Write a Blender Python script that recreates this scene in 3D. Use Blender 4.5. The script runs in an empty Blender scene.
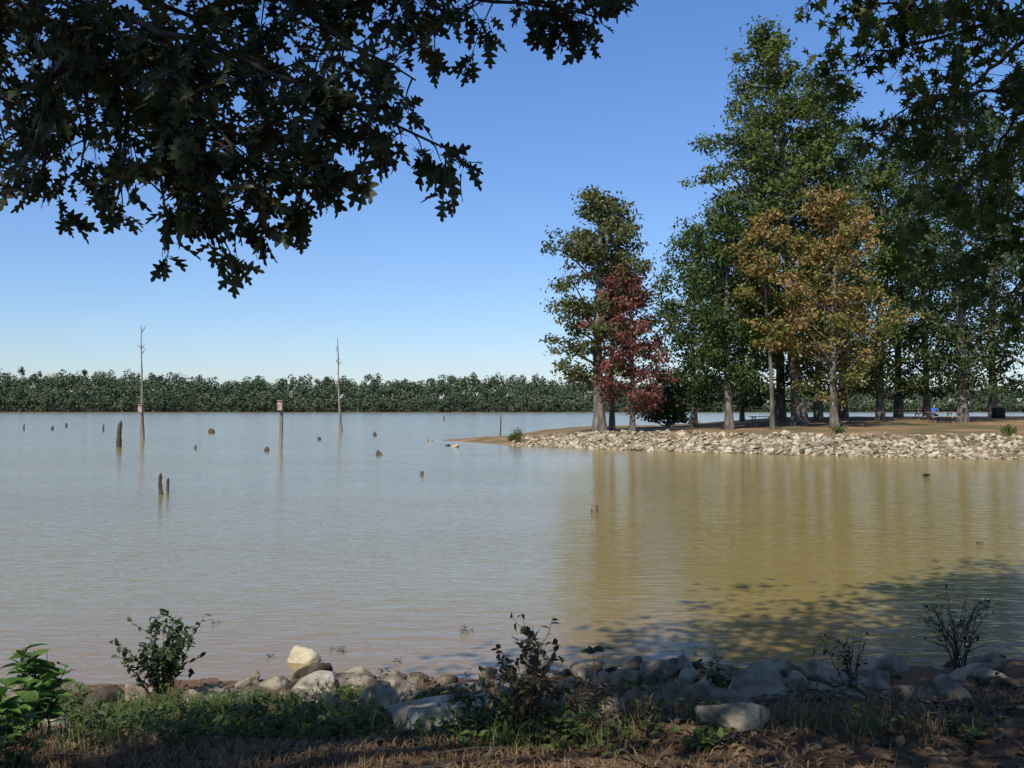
import bpy, bmesh, math, random
import numpy as np
from mathutils import Vector, noise as mnoise
rng = np.random.default_rng(11); random.seed(11)
scene = bpy.context.scene
EYE = 2.6; F = 995.0; HOR = 408.0      # camera height above the lake, focal length, horizon row

# ------------------------------------------------------------------ helpers
def pos(px, py, D):
    """surveyed position: bearing + elevation + distance -> metres"""
    return np.array([(px-512)/F*D, D, EYE+(HOR-py)/F*D])

def make_obj(name, parts, mats, origin=(0,0,0), parent=None):
    """parts: list of (V, F(M,k), matindex, smooth)"""
    o = np.array(origin, float)
    Vs=[];loops=[];starts=[];mi=[];sm=[];off=0;ls=0
    for V,Fc,m,s in parts:
        V=np.asarray(V,float); Fc=np.asarray(Fc,int)
        if len(Fc)==0: continue
        Vs.append(V-o); loops.append((Fc+off).ravel())
        n,k=Fc.shape
        starts.append(ls+np.arange(n)*k); ls+=n*k; off+=len(V)
        mi.append(np.full(n,m)); sm.append(np.full(n,s))
    V=np.concatenate(Vs);L=np.concatenate(loops);S=np.concatenate(starts)
    me=bpy.data.meshes.new(name)
    me.vertices.add(len(V)); me.vertices.foreach_set('co',V.astype(np.float32).ravel())
    me.loops.add(len(L)); me.loops.foreach_set('vertex_index',L.astype(np.int32))
    me.polygons.add(len(S)); me.polygons.foreach_set('loop_start',S.astype(np.int32))
    me.polygons.foreach_set('material_index',np.concatenate(mi).astype(np.int32))
    me.polygons.foreach_set('use_smooth',np.concatenate(sm).astype(bool))
    me.update(calc_edges=True); me.validate()
    for m in mats: me.materials.append(m)
    ob=bpy.data.objects.new(name,me); ob.location=o
    scene.collection.objects.link(ob)
    if parent: ob.parent=parent
    return ob

def unit(v): return v/np.maximum(np.linalg.norm(v,axis=-1,keepdims=True),1e-9)

def tube(pts, rad, n=6, caps=False):
    pts=np.asarray(pts,float); rad=np.asarray(rad,float); k=len(pts)
    t=np.gradient(pts,axis=0); t=unit(t)
    ref=np.array([0.13,0.05,1.0]) if abs(t[0][2])<0.9 else np.array([1.0,0.1,0.0])
    a=unit(np.cross(t,ref)); b=np.cross(t,a)
    ang=np.linspace(0,2*np.pi,n,endpoint=False)
    V=(pts[:,None,:]+rad[:,None,None]*(np.cos(ang)[None,:,None]*a[:,None,:]+np.sin(ang)[None,:,None]*b[:,None,:])).reshape(-1,3)
    i=np.arange(k-1)[:,None]*n; j=np.arange(n)[None,:]; j2=(j+1)%n
    Fc=np.stack([i+j,i+j2,i+n+j2,i+n+j],-1).reshape(-1,4)
    return V,Fc

class Acc:
    def __init__(s): s.V=[];s.F=[];s.off=0
    def add(s,V,Fc):
        s.V.append(V); s.F.append(np.asarray(Fc)+s.off); s.off+=len(V)
    def part(s,m,sm=False):
        if not s.V: return (np.zeros((0,3)),np.zeros((0,4),int),m,sm)
        return (np.concatenate(s.V),np.concatenate(s.F),m,sm)

def rand_dirs(n):
    return unit(rng.normal(size=(n,3)))

def leaf_quads(c, size, up=0.0, aspect=0.62, nrm=None):
    n=len(c); d=rand_dirs(n); nn=rand_dirs(n); nn[:,2]+=up
    if nrm is not None: nn=nn+nrm
    s=unit(np.cross(d,nn)); 
    if nrm is not None: d=unit(np.cross(nn,s))
    d=d*size[:,None]*0.5; s=s*size[:,None]*0.5*aspect
    V=np.stack([c-d,c+s-d*0.1,c+d,c-s-d*0.1],1).reshape(-1,3)
    Fc=np.arange(n*4).reshape(-1,4)
    return V,Fc

# lobed oak leaf template
half=[(0.015,0.0),(0.025,0.18),(0.17,0.17),(0.20,0.22),(0.07,0.33),(0.29,0.45),(0.29,0.51),(0.075,0.55),(0.22,0.74),(0.20,0.79),(0.06,0.75),(0.08,0.92),(0.0,1.0)]
def template(half, fold=0.25, droop=0.25):
    V=[];Q=[]
    mono=0
    ys=[]
    for x,y in half:
        mono=max(mono,y); ys.append(mono)
    k=len(half)
    for x,y in half: V.append((x,y,fold*abs(x)-droop*y*y))
    for x,y in half: V.append((-x,y,fold*abs(x)-droop*y*y))
    for y in ys: V.append((0,y,-droop*y*y))
    for i in range(k-1):
        Q.append((2*k+i,i,i+1,2*k+i+1)); Q.append((2*k+i,2*k+i+1,k+i+1,k+i))
    return np.array(V,float),np.array(Q)
OAK=template(half)
half2=[(0.01,0.0),(0.22,0.18),(0.30,0.42),(0.20,0.72),(0.0,1.0)]
OVAL=template(half2,0.35,0.3)
half3=[(0.01,0.0),(0.02,0.22),(0.35,0.2),(0.16,0.42),(0.50,0.62),(0.16,0.62),(0.0,1.0)]
GUM=template(half3,0.2,0.2)
def leaves_from(T, base, d, nrm, size):
    V0,Q=T; n=len(base); d=unit(d); s=unit(np.cross(d,nrm)); nn=np.cross(s,d)
    V=base[:,None,:]+size[:,None,None]*(V0[None,:,0:1]*s[:,None,:]+V0[None,:,1:2]*d[:,None,:]+V0[None,:,2:3]*nn[:,None,:])
    Fc=(np.arange(n)[:,None,None]*len(V0)+Q[None]).reshape(-1,4)
    return V.reshape(-1,3),Fc

# ------------------------------------------------------------------ materials
def newmat(name):
    m=bpy.data.materials.new(name); m.use_nodes=True; nt=m.node_tree
    for n in list(nt.nodes): nt.nodes.remove(n)
    return m,nt,nt.nodes,nt.links
def ramp(nodes, cols):
    r=nodes.new('ShaderNodeValToRGB'); el=r.color_ramp.elements
    while len(el)<len(cols): el.new(0.5)
    for e,(p,c) in zip(el,cols): e.position=p; e.color=(*c,1)
    return r
def leafmat(name, cols, trans=0.3, nscale=0.35, wr=0.5, wn=1.2, rough=0.55, spec=0.3):
    m,nt,N,L=newmat(name)
    g=N.new('ShaderNodeNewGeometry'); tc=N.new('ShaderNodeTexCoord')
    no=N.new('ShaderNodeTexNoise'); no.inputs['Scale'].default_value=nscale; no.inputs['Detail'].default_value=3
    L.new(tc.outputs['Object'],no.inputs['Vector'])
    a=N.new('ShaderNodeMath'); a.operation='MULTIPLY_ADD'; a.inputs[1].default_value=wr; a.inputs[2].default_value=0.5-wr/2-wn/2
    L.new(g.outputs['Random Per Island'],a.inputs[0])
    b=N.new('ShaderNodeMath'); b.operation='MULTIPLY_ADD'; b.inputs[1].default_value=wn
    L.new(no.outputs[0],b.inputs[0]); L.new(a.outputs[0],b.inputs[2])
    k=len(cols); r=ramp(N,[(i/(k-1),c) for i,c in enumerate(cols)])
    L.new(b.outputs[0],r.inputs[0])
    p=N.new('ShaderNodeBsdfPrincipled'); p.inputs['Roughness'].default_value=rough; p.inputs['Specular IOR Level'].default_value=spec
    o=N.new('ShaderNodeOutputMaterial')
    L.new(r.outputs[0],p.inputs['Base Color'])
    if trans>0:
        t=N.new('ShaderNodeBsdfTranslucent'); mx=N.new('ShaderNodeMixShader'); mx.inputs[0].default_value=trans
        L.new(r.outputs[0],t.inputs['Color'])
        L.new(p.outputs[0],mx.inputs[1]); L.new(t.outputs[0],mx.inputs[2]); L.new(mx.outputs[0],o.inputs[0])
    else: L.new(p.outputs[0],o.inputs[0])
    return m
def surfmat(name, cols, scale=2.0, detail=6, rough=0.9, bump=0.0, bscale=20, bdist=0.02, stretch=(1,1,1), island=0.0, spec=0.3, wet=None):
    m,nt,N,L=newmat(name)
    tc=N.new('ShaderNodeTexCoord'); mp=N.new('ShaderNodeMapping'); mp.inputs['Scale'].default_value=stretch
    L.new(tc.outputs['Object'],mp.inputs['Vector'])
    no=N.new('ShaderNodeTexNoise'); no.inputs['Scale'].default_value=scale; no.inputs['Detail'].default_value=detail
    L.new(mp.outputs[0],no.inputs['Vector'])
    st=N.new('ShaderNodeMath'); st.operation='MULTIPLY_ADD'; st.inputs[1].default_value=1.8; st.inputs[2].default_value=-0.4
    L.new(no.outputs[0],st.inputs[0]); out=st.outputs[0]
    if island:
        g=N.new('ShaderNodeNewGeometry'); a=N.new('ShaderNodeMath'); a.operation='MULTIPLY_ADD'
        a.inputs[1].default_value=island; L.new(g.outputs['Random Per Island'],a.inputs[0])
        s2=N.new('ShaderNodeMath'); s2.operation='SUBTRACT'; s2.inputs[1].default_value=island/2
        L.new(out,s2.inputs[0]); L.new(s2.outputs[0],a.inputs[2]); out=a.outputs[0]
    k=len(cols); r=ramp(N,[(0.15+0.7*i/(k-1),c) for i,c in enumerate(cols)]); L.new(out,r.inputs[0])
    col=r.outputs[0]
    if wet:      # damp clay just above the waterline
        sp=N.new('ShaderNodeSeparateXYZ'); L.new(tc.outputs['Object'],sp.inputs[0])
        mr=N.new('ShaderNodeMapRange'); mr.inputs[1].default_value=0.06; mr.inputs[2].default_value=0.28; mr.inputs[3].default_value=1; mr.inputs[4].default_value=0
        L.new(sp.outputs['Z'],mr.inputs[0]); mx=N.new('ShaderNodeMix'); mx.data_type='RGBA'; L.new(mr.outputs[0],mx.inputs[0]); L.new(col,mx.inputs[6]); mx.inputs[7].default_value=(*wet,1); col=mx.outputs[2]
    p=N.new('ShaderNodeBsdfPrincipled'); p.inputs['Roughness'].default_value=rough; p.inputs['Specular IOR Level'].default_value=spec
    L.new(col,p.inputs['Base Color'])
    if bump:
        n2=N.new('ShaderNodeTexNoise'); n2.inputs['Scale'].default_value=bscale; n2.inputs['Detail'].default_value=8
        L.new(mp.outputs[0],n2.inputs['Vector'])
        bp=N.new('ShaderNodeBump'); bp.inputs['Strength'].default_value=bump; bp.inputs['Distance'].default_value=bdist
        L.new(n2.outputs[0],bp.inputs['Height']); L.new(bp.outputs[0],p.inputs['Normal'])
    o=N.new('ShaderNodeOutputMaterial'); L.new(p.outputs[0],o.inputs[0])
    return m

M_bark=surfmat('bark',[(0.05,0.042,0.034),(0.13,0.11,0.09),(0.24,0.21,0.17)],4,6,0.95,0.8,12,0.05,(1,1,0.25))
M_bark_d=surfmat('dark_bark',[(0.03,0.025,0.02),(0.07,0.058,0.045)],4,6,0.95,0.6,14,0.02,(1,1,0.3))
M_snag=surfmat('weathered_wood',[(0.12,0.10,0.085),(0.30,0.27,0.24)],3,6,0.9,0.6,10,0.03,(2,2,0.3))
M_stump=surfmat('wet_wood',[(0.03,0.022,0.015),(0.11,0.085,0.05)],4,6,0.8,0.6,14,0.02,(2,2,0.4))
M_rip=surfmat('riprap_stone',[(0.17,0.135,0.09),(0.34,0.275,0.185),(0.49,0.415,0.29)],2.5,5,0.9,0.5,12,0.03,island=0.8)
M_rock=surfmat('limestone',[(0.045,0.036,0.025),(0.125,0.10,0.072),(0.29,0.245,0.18)],4.5,9,0.92,1.0,16,0.03,island=0.7,spec=0.12)
M_soil=surfmat('bank_soil',[(0.030,0.020,0.012),(0.085,0.054,0.031),(0.165,0.105,0.062)],2.6,10,0.95,1.0,24,0.05,wet=(0.18,0.105,0.062),spec=0.1)
M_pen=surfmat('peninsula_ground',[(0.08,0.08,0.03),(0.20,0.13,0.06),(0.32,0.19,0.10)],0.35,8,0.95,0.6,6,0.05)
M_far=surfmat('far_shore_ground',[(0.03,0.04,0.015),(0.06,0.06,0.03)],0.05,6,0.95)
M_green=leafmat('green_leaves',[(0.020,0.038,0.010),(0.056,0.092,0.020),(0.115,0.155,0.036)])
M_green2=leafmat('yellow_green_leaves',[(0.03,0.055,0.014),(0.085,0.12,0.025),(0.19,0.215,0.05)])
M_olive=leafmat('olive_leaves',[(0.03,0.045,0.014),(0.085,0.10,0.028),(0.17,0.17,0.055)])
M_dark=leafmat('dark_leaves',[(0.014,0.028,0.008),(0.034,0.060,0.014),(0.066,0.095,0.022)],0.15)
M_red=leafmat('red_leaves',[(0.07,0.06,0.02),(0.17,0.055,0.043),(0.25,0.095,0.075),(0.13,0.09,0.035)])
M_aut=leafmat('autumn_leaves',[(0.055,0.095,0.02),(0.13,0.155,0.03),(0.30,0.20,0.065),(0.38,0.21,0.085)],nscale=0.4,wn=2.4)
M_line=leafmat('hazy_treeline_leaves',[(0.040,0.058,0.040),(0.066,0.090,0.052),(0.110,0.130,0.072)],0.0,0.07,0.25,1.5,0.9,0.0)  # aerial haze is mixed into these leaf colours as a bluish lift
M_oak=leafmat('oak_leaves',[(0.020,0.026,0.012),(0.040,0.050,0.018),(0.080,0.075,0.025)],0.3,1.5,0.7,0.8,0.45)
M_gum=leafmat('sweetgum_leaves',[(0.020,0.036,0.010),(0.055,0.085,0.016),(0.15,0.17,0.025)],0.4,0.8,0.6,0.9,0.5)

# ------------------------------------------------------------------ camera, light, sky
cam=bpy.data.cameras.new('camera'); co=bpy.data.objects.new('camera',cam); scene.collection.objects.link(co)
cam.sensor_width=36; cam.lens=35; cam.clip_end=8000; cam.clip_start=0.05
co.location=(0,0,EYE); co.rotation_euler=(math.radians(90+1.38),0,0); scene.camera=co
el=math.radians(47); hd=unit(np.array([0.42,0.91]))       # light travels to +x,+y
sd=Vector((-hd[0]*math.cos(el),-hd[1]*math.cos(el),math.sin(el)))   # direction to the sun
sl=bpy.data.lights.new('sun','SUN'); sl.energy=5.0; sl.angle=math.radians(0.5); sl.color=(1.0,0.955,0.87)
so=bpy.data.objects.new('sun',sl); scene.collection.objects.link(so); so.rotation_euler=sd.to_track_quat('Z','Y').to_euler(); so.location=(-20,-30,40)
w=bpy.data.worlds.new('World'); scene.world=w; w.use_nodes=True; nt=w.node_tree
bg=nt.nodes.get('Background') or nt.nodes.new('ShaderNodeBackground')
sky=nt.nodes.new('ShaderNodeTexSky'); sky.sky_type='NISHITA'; sky.sun_disc=False
sky.sun_elevation=el; sky.sun_rotation=math.atan2(sd.x,sd.y); sky.air_density=1.0; sky.dust_density=0.3; sky.ozone_density=2.0; sky.altitude=150
tcw=nt.nodes.new('ShaderNodeTexCoord'); sw=nt.nodes.new('ShaderNodeSeparateXYZ'); nt.links.new(tcw.outputs['Generated'],sw.inputs[0])
rw=ramp(nt.nodes,[(0.0,(0.64,0.70,0.87)),(0.12,(0.62,0.74,0.96)),(0.36,(0.60,0.82,1.15)),(0.7,(0.80,0.88,0.98))])
nt.links.new(sw.outputs['Z'],rw.inputs[0])
mw=nt.nodes.new('ShaderNodeMix'); mw.data_type='RGBA'; mw.blend_type='MULTIPLY'; mw.inputs[0].default_value=1
nt.links.new(sky.outputs[0],mw.inputs[6]); nt.links.new(rw.outputs[0],mw.inputs[7])
nt.links.new(mw.outputs[2],bg.inputs[0]); bg.inputs[1].default_value=0.14
scene.view_settings.view_transform='Standard'; scene.view_settings.look='None'; scene.view_settings.exposure=0

# ------------------------------------------------------------------ water
def water():
    m,nt,N,L=newmat('muddy_water')
    g=N.new('ShaderNodeTexCoord'); mp=N.new('ShaderNodeMapping'); mp.inputs['Scale'].default_value=(0.6,1.6,1); mp.inputs['Rotation'].default_value=(0,0,math.radians(12))
    L.new(g.outputs['Object'],mp.inputs['Vector'])
    n1=N.new('ShaderNodeTexNoise'); n1.inputs['Scale'].default_value=2.4; n1.inputs['Detail'].default_value=3; n1.inputs['Distortion'].default_value=0.3
    n2=N.new('ShaderNodeTexNoise'); n2.inputs['Scale'].default_value=9; n2.inputs['Detail'].default_value=2
    L.new(mp.outputs[0],n1.inputs['Vector']); L.new(mp.outputs[0],n2.inputs['Vector'])
    # wind streaks: ripples are stronger in some bands
    n4=N.new('ShaderNodeTexNoise'); n4.inputs['Scale'].default_value=0.09; n4.inputs['Detail'].default_value=3; L.new(mp.outputs[0],n4.inputs['Vector'])
    mr4=N.new('ShaderNodeMapRange'); mr4.inputs[1].default_value=0.35; mr4.inputs[2].default_value=0.65; mr4.inputs[3].default_value=0.6; mr4.inputs[4].default_value=1.0; L.new(n4.outputs[0],mr4.inputs[0])
    b1=N.new('ShaderNodeBump'); L.new(mr4.outputs[0],b1.inputs['Strength']); b1.inputs['Distance'].default_value=0.038
    b2=N.new('ShaderNodeBump'); L.new(mr4.outputs[0],b2.inputs['Strength']); b2.inputs['Distance'].default_value=0.007
    L.new(n1.outputs[0],b1.inputs['Height']); L.new(n2.outputs[0],b2.inputs['Height']); L.new(b1.outputs[0],b2.inputs['Normal'])
    n3=N.new('ShaderNodeTexNoise'); n3.inputs['Scale'].default_value=0.06; n3.inputs['Detail'].default_value=4
    L.new(g.outputs['Object'],n3.inputs['Vector'])
    r=ramp(N,[(0.3,(0.222,0.166,0.050)),(0.7,(0.262,0.198,0.066))]); L.new(n3.outputs[0],r.inputs[0])
    # shallow silt near the bank
    sp=N.new('ShaderNodeSeparateXYZ'); L.new(g.outputs['Object'],sp.inputs[0])
    mr=N.new('ShaderNodeMapRange'); mr.inputs[1].default_value=9; mr.inputs[2].default_value=14; mr.inputs[3].default_value=0.85; mr.inputs[4].default_value=0
    L.new(sp.outputs['Y'],mr.inputs[0])
    mx=N.new('ShaderNodeMix'); mx.data_type='RGBA'; L.new(mr.outputs[0],mx.inputs[0]); L.new(r.outputs[0],mx.inputs[6]); mx.inputs[7].default_value=(0.235,0.150,0.072,1)
    p=N.new('ShaderNodeBsdfPrincipled'); p.inputs['Roughness'].default_value=0.14; p.inputs['IOR'].default_value=1.333; p.inputs['Specular IOR Level'].default_value=0.47
    L.new(mx.outputs[2],p.inputs['Base Color']); L.new(b2.outputs[0],p.inputs['Normal'])
    o=N.new('ShaderNodeOutputMaterial'); L.new(p.outputs[0],o.inputs[0])
    V=np.array([(-2500,4,0),(2500,4,0),(2500,1500,0),(-2500,1500,0)],float)
    make_obj('lake_water',[(V,np.array([[0,1,2,3]]),0,False)],[m])
water()

def grid(name, xs, ys, hf, mat):
    X,Y=np.meshgrid(xs,ys); Z=np.array([hf(x,y) for x,y in zip(X.ravel(),Y.ravel())])
    V=np.stack([X.ravel(),Y.ravel(),Z],1); nx=len(xs); ny=len(ys)
    i=np.arange(ny-1)[:,None]*nx; j=np.arange(nx-1)[None,:]
    Fc=np.stack([i+j,i+j+1,i+nx+j+1,i+nx+j],-1).reshape(-1,4)
    return make_obj(name,[(V,Fc,0,True)],[mat])

# ------------------------------------------------------------------ near bank
def shore_y(x):
    return 9.75+0.10*max(-8,min(x,30))+0.35*mnoise.noise(Vector((x*0.5,3.3,0)))+0.15*mnoise.noise(Vector((x*1.7,7.3,0)))
def bank_h(x,y):
    d=shore_y(x)-y
    z=float(np.interp(d,[-6,-1,0,0.5,1.3,3.2,4.8,7,60],[-1.5,-0.25,0,0.05,0.15,0.62,0.92,1.0,1.3]))
    if abs(x)<14: z+=0.07*mnoise.noise(Vector((x*1.3,y*1.3,0)))*min(1,max(0,d))+0.03*mnoise.noise(Vector((x*5,y*5,1)))
    return z
xs=np.concatenate([np.linspace(-300,-14,14),np.linspace(-12,-7,12),np.linspace(-6.8,8.8,190),np.linspace(9,14,12),np.linspace(18,300,14)])
ys=np.concatenate([np.linspace(-120,-6,12),np.linspace(-4,3,10),np.linspace(3.2,11,110),np.linspace(11.3,20,6)])
grid('ground_bank',xs,ys,bank_h,M_soil)
def on_bank(px,py):
    D=7.0
    for _ in range(30):
        z=bank_h((px-512)/F*D,D); D=0.5*D+0.5*(EYE-z)*F/(py-HOR)
    x=(px-512)/F*D; return np.array([x,D,bank_h(x,D)])

# ------------------------------------------------------------------ peninsula
fx=[-6,-4.5,0.5,5.6,11.1,15.9,20.6,26.1,45,110]; fy=[80,78,68,63,58.8,55,52.8,50.7,45,36]
bx=[-6,-4.5,0.5,5,15,40,110]; by=[80.4,83,88,93,99,108,125]
def pen_h(x,y):
    yf=np.interp(x,fx,fy)+0.7*mnoise.noise(Vector((x*0.35,0,5))); yb=np.interp(x,bx,by)+0.5*mnoise.noise(Vector((x*0.3,9,5)))
    zm=np.interp(x,[-6,0,3,7],[0.12,0.35,0.75,1.0])
    d=min(y-yf,yb-y)
    if x<-5.5: d=min(d,x+5.5)
    if d<0: return max(-1,0.3*d)
    t=min(1,d/4.6)
    rise=np.interp(x,[14,26],[0.0,1.0])*np.interp(y-yf,[5,32],[0,0.75])*min(1,d/8)
    return float(zm*t+rise+0.05*mnoise.noise(Vector((x*0.6,y*0.6,2)))*t)
grid('peninsula_ground',np.concatenate([np.linspace(-8,40,170),np.linspace(41,110,30)]),np.linspace(34,128,190),pen_h,M_pen)

# rock templates
def hull(npts,sc,seed=0):
    r=np.random.default_rng(seed); bm=bmesh.new()
    for p in unit(r.normal(size=(npts,3)))*r.uniform(0.75,1.05,(npts,1)): bm.verts.new(p*np.array(sc))
    bmesh.ops.convex_hull(bm,input=bm.verts)
    for v in [v for v in bm.verts if not v.link_faces]: bm.verts.remove(v)
    bmesh.ops.triangulate(bm,faces=bm.faces)
    bm.verts.index_update()
    V=np.array([v.co[:] for v in bm.verts]); Fc=np.array([[v.index for v in f.verts] for f in bm.faces]); bm.free()
    return V,Fc
def boulder(seed,sub):
    """sphere planed down by random fracture planes, then roughened"""
    r=np.random.default_rng(seed); bm=bmesh.new(); bmesh.ops.create_icosphere(bm,subdivisions=sub,radius=1)
    bm.verts.index_update(); d=np.array([v.co.normalized()[:] for v in bm.verts]); Fc=np.array([[v.index for v in f.verts] for f in bm.faces]); bm.free()
    k=11; n=unit(r.normal(size=(k,3))); dist=r.uniform(0.42,0.90,k)
    dn=d@n.T; rr=np.where(dn>0.05,dist[None]/np.maximum(dn,0.05),9.0)
    K=90; rs=-np.log(np.exp(-K*np.minimum(rr,3)).sum(1)+np.exp(-K*1.15))/K
    no=np.array([0.07*mnoise.noise(Vector(q*2.2)+Vector((seed,0,0)))+0.06*mnoise.noise(Vector(q*5)+Vector((seed,0,0)))+0.04*mnoise.noise(Vector(q*11)+Vector((seed,0,0))) for q in d])
    V=d*(rs+no)[:,None]*np.array([1.2,0.9,0.72]); return V,Fc
RT=[hull(12,(1,0.8,0.6),seed=i) for i in range(12)]
RN=[boulder(40+i,3) for i in range(9)]; RB=[boulder(80+i,4) for i in range(12)]
def rotm(t=0.35):
    a,b,c=rng.uniform(0,6.28),rng.normal()*t,rng.normal()*t
    ca,sa,cb,sb,cc,sc=math.cos(a),math.sin(a),math.cos(b),math.sin(b),math.cos(c),math.sin(c)
    return np.array([[ca,-sa,0],[sa,ca,0],[0,0,1]])@np.array([[1,0,0],[0,cb,-sb],[0,sb,cb]])@np.array([[cc,0,sc],[0,1,0],[-sc,0,cc]])
acc=Acc()
for i in range(5600):
    x=rng.uniform(0.0,34) if i<4900 else rng.uniform(34,90)
    yf=np.interp(x,fx,fy); s=rng.uniform(-0.35,4.8)
    if s>3.4 and rng.random()<0.55: continue
    y=yf+s; z=pen_h(x,y)
    r=rng.uniform(0.08,0.24) if rng.random()<0.9 else rng.uniform(0.24,0.38)
    if x<4: r*=0.5+0.12*x
    V,Fc=RT[rng.integers(12)]
    acc.add(V@rotm().T*r+np.array([x,y,max(z,-0.02)+r*0.2]),Fc)
make_obj('riprap_rocks',[acc.part(0)],[M_rip],origin=(15,57,0.5))
# low rocks off the tip
for px,py,r,name in [(430,441,0.28,'shore_rock'),(456,447,0.42,'shore_rock'),(449,446,0.25,'shore_rock'),(486,441,0.3,'shore_rock'),(925,476,0.18,'shore_rock')]:
    D=EYE*F/(py-HOR); V,Fc=RT[rng.integers(12)]; p=np.array([(px-512)/F*D,D,0.05])
    make_obj(name,[(V@rotm().T*np.array([r*1.3,r,r*0.6])+p,Fc,0,False)],[M_stump if px in(449,925) else M_rip],origin=p)

# ------------------------------------------------------------------ foreground rocks
def near_rock(p,r,name='shore_rock',mat=M_rock,fl=1.0):
    V,Fc=RB[rng.integers(len(RB))]
    V=V@rotm(0.3).T*np.array([r,r,r*fl])*1.12+np.array([p[0],p[1],p[2]+r*0.08])
    return make_obj(name,[(V,Fc,0,True)],[mat],origin=p)
M_yrock=surfmat('pale_yellow_stone',[(0.36,0.30,0.18),(0.58,0.52,0.36)],4,6,0.85,0.5,12,0.02)
M_wrock=surfmat('pale_limestone',[(0.13,0.105,0.072),(0.36,0.315,0.24),(0.60,0.55,0.45)],5,9,0.9,1.0,16,0.03,spec=0.12)
M_grock=surfmat('grey_limestone',[(0.07,0.058,0.042),(0.19,0.16,0.12),(0.36,0.315,0.25)],5,9,0.9,1.0,16,0.03,spec=0.12)
near_rock(np.array([(302-512)/F*10.3,10.3,0.0]),0.16,'shore_rock',M_yrock)
big=[(432,668,0.18),(320,694,0.20),(385,712,0.26),(438,722,0.22),(216,694,0.17),(655,676,0.23),(622,684,0.20),(705,706,0.22),(762,694,0.20),
     (590,676,0.17),(536,672,0.18),(505,688,0.16),(462,690,0.17),(352,686,0.18),(945,694,0.18),(735,722,0.18),(58,722,0.12),(140,700,0.15),
     (272,686,0.15),(682,668,0.2),(570,700,0.18),(488,706,0.18),(800,690,0.19),(870,684,0.21),(300,700,0.15),(405,694,0.16),(640,704,0.17),(250,700,0.14),(910,700,0.18),(410,718,0.2),(75,690,0.11),
     (250,682,0.14),(390,682,0.14),(480,672,0.13),(560,664,0.16),(720,682,0.18),(750,664,0.16),(820,672,0.16),(985,680,0.18),(335,708,0.15),(205,706,0.13),(612,716,0.13),(670,694,0.16),(590,692,0.14),(840,698,0.14),(780,676,0.13)]
wh={0,1,2,3,11,21,29}; gh={5,7,9,13,16,19,24,25,30,35,36,39,42}
for i,(px,py,r) in enumerate(big): near_rock(on_bank(px,py),r,mat=M_wrock if i in wh else (M_grock if i in gh else M_rock),fl=0.95)
acc=Acc()
for i in range(460):
    x=rng.uniform(-5.5,8.5); d=abs(rng.normal(1.2,1.0)); 
    if x<-2.4 and (rng.random()<0.75 or d<0.6): continue
    y=shore_y(x)-d+0.1
    r=float(np.clip(rng.lognormal(-2.75,0.6),0.025,0.18)); V,Fc=RN[rng.integers(len(RN))]
    acc.add(V@rotm().T*r+np.array([x,y,bank_h(x,y)+r*0.08]),Fc)
make_obj('shore_rubble',[acc.part(0,True)],[M_rock],origin=(0,8,0.3))

# ------------------------------------------------------------------ distant shore
def topz(x):
    return np.interp(x,[-900,-340,-280,-250,-200,-145,-75,5,33,130,350,900],[30,31.5,30,27.5,24.5,26.5,26,29,24.5,20,18.5,20])+2.2*mnoise.noise(Vector((x*0.02,0,8)))+2.4*mnoise.noise(Vector((x*0.07,3,8)))
def far_y(x): return 655+14*mnoise.noise(Vector((x*0.006,1,1)))+5*mnoise.noise(Vector((x*0.03,4,1)))+(0 if x>-190 else 20)
def far_h(x,y):
    d=y-far_y(x)
    if d<0: return 0.1*d
    return float(np.interp(d,[0,3,30,140,2000],[0,0.4,2.0,max(2.5,topz(x)-16),max(2.5,topz(x)-17)]))
grid('far_shore_ground',np.linspace(-1500,1500,240),np.concatenate([np.linspace(620,720,30),np.linspace(740,1490,10)]),far_h,M_far)
C=[];S=[];NR=[]
for row in range(6):
    x=-800.0
    while x<800:
        dens=1.0 if -430<x<430 else 0.5
        cr=rng.uniform(2.6,7.4)*(0.85 if row<2 else 1.05)
        xx=x; yy=far_y(xx)+[2,12,26,46,74,105][row]+rng.uniform(-6,6)
        T=topz(xx)
        ztop=[0.36,0.52,0.68,0.80,0.88,0.92][row]*T*(1+0.12*rng.normal())+0.3*(cr-4.5)
        ztop=min(ztop,T*1.10)
        zb=[0.0,1,4,7,9,10][row]; hgt=min(max(ztop-zb,3),cr*2.6); zc=ztop-hgt/2
        n=int((60+5*cr*cr)*dens)
        nl=6; lc=rand_dirs(nl)*np.array([0.55*cr,0.55*cr,0.28*hgt])+np.array([xx,yy,zc])
        lc[0]=[xx,yy,zc+hgt*0.22]; j=rng.integers(0,nl,n)
        dd=rand_dirs(n)
        pt=lc[j]+dd*np.array([0.5*cr,0.5*cr,0.25*hgt])*rng.uniform(0.7,1.0,(n,1))
        pt[:,2]=np.clip(pt[:,2],0.2,None)
        C.append(pt); S.append(rng.uniform(0.8,1.7,n)); NR.append(dd*1.6+np.array([0,0,0.3]))
        x+=cr*rng.uniform(0.75,1.15)/dens
C=np.concatenate(C);S=np.concatenate(S);NR=np.concatenate(NR); V,Fc=leaf_quads(C,S,0.0,0.9,NR)
nu=12000; ux=rng.uniform(-700,700,nu); uy=np.array([far_y(v) for v in ux])+rng.uniform(-1.0,7,nu)
V2,F2=leaf_quads(np.stack([ux,uy,rng.random(nu)**1.5*6+0.2],1),rng.uniform(1.0,2.0,nu),0,0.9)
make_obj('distant_treeline',[(V,Fc,0,False),(V2,F2,0,False)],[M_line],origin=(0,680,0))

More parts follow.
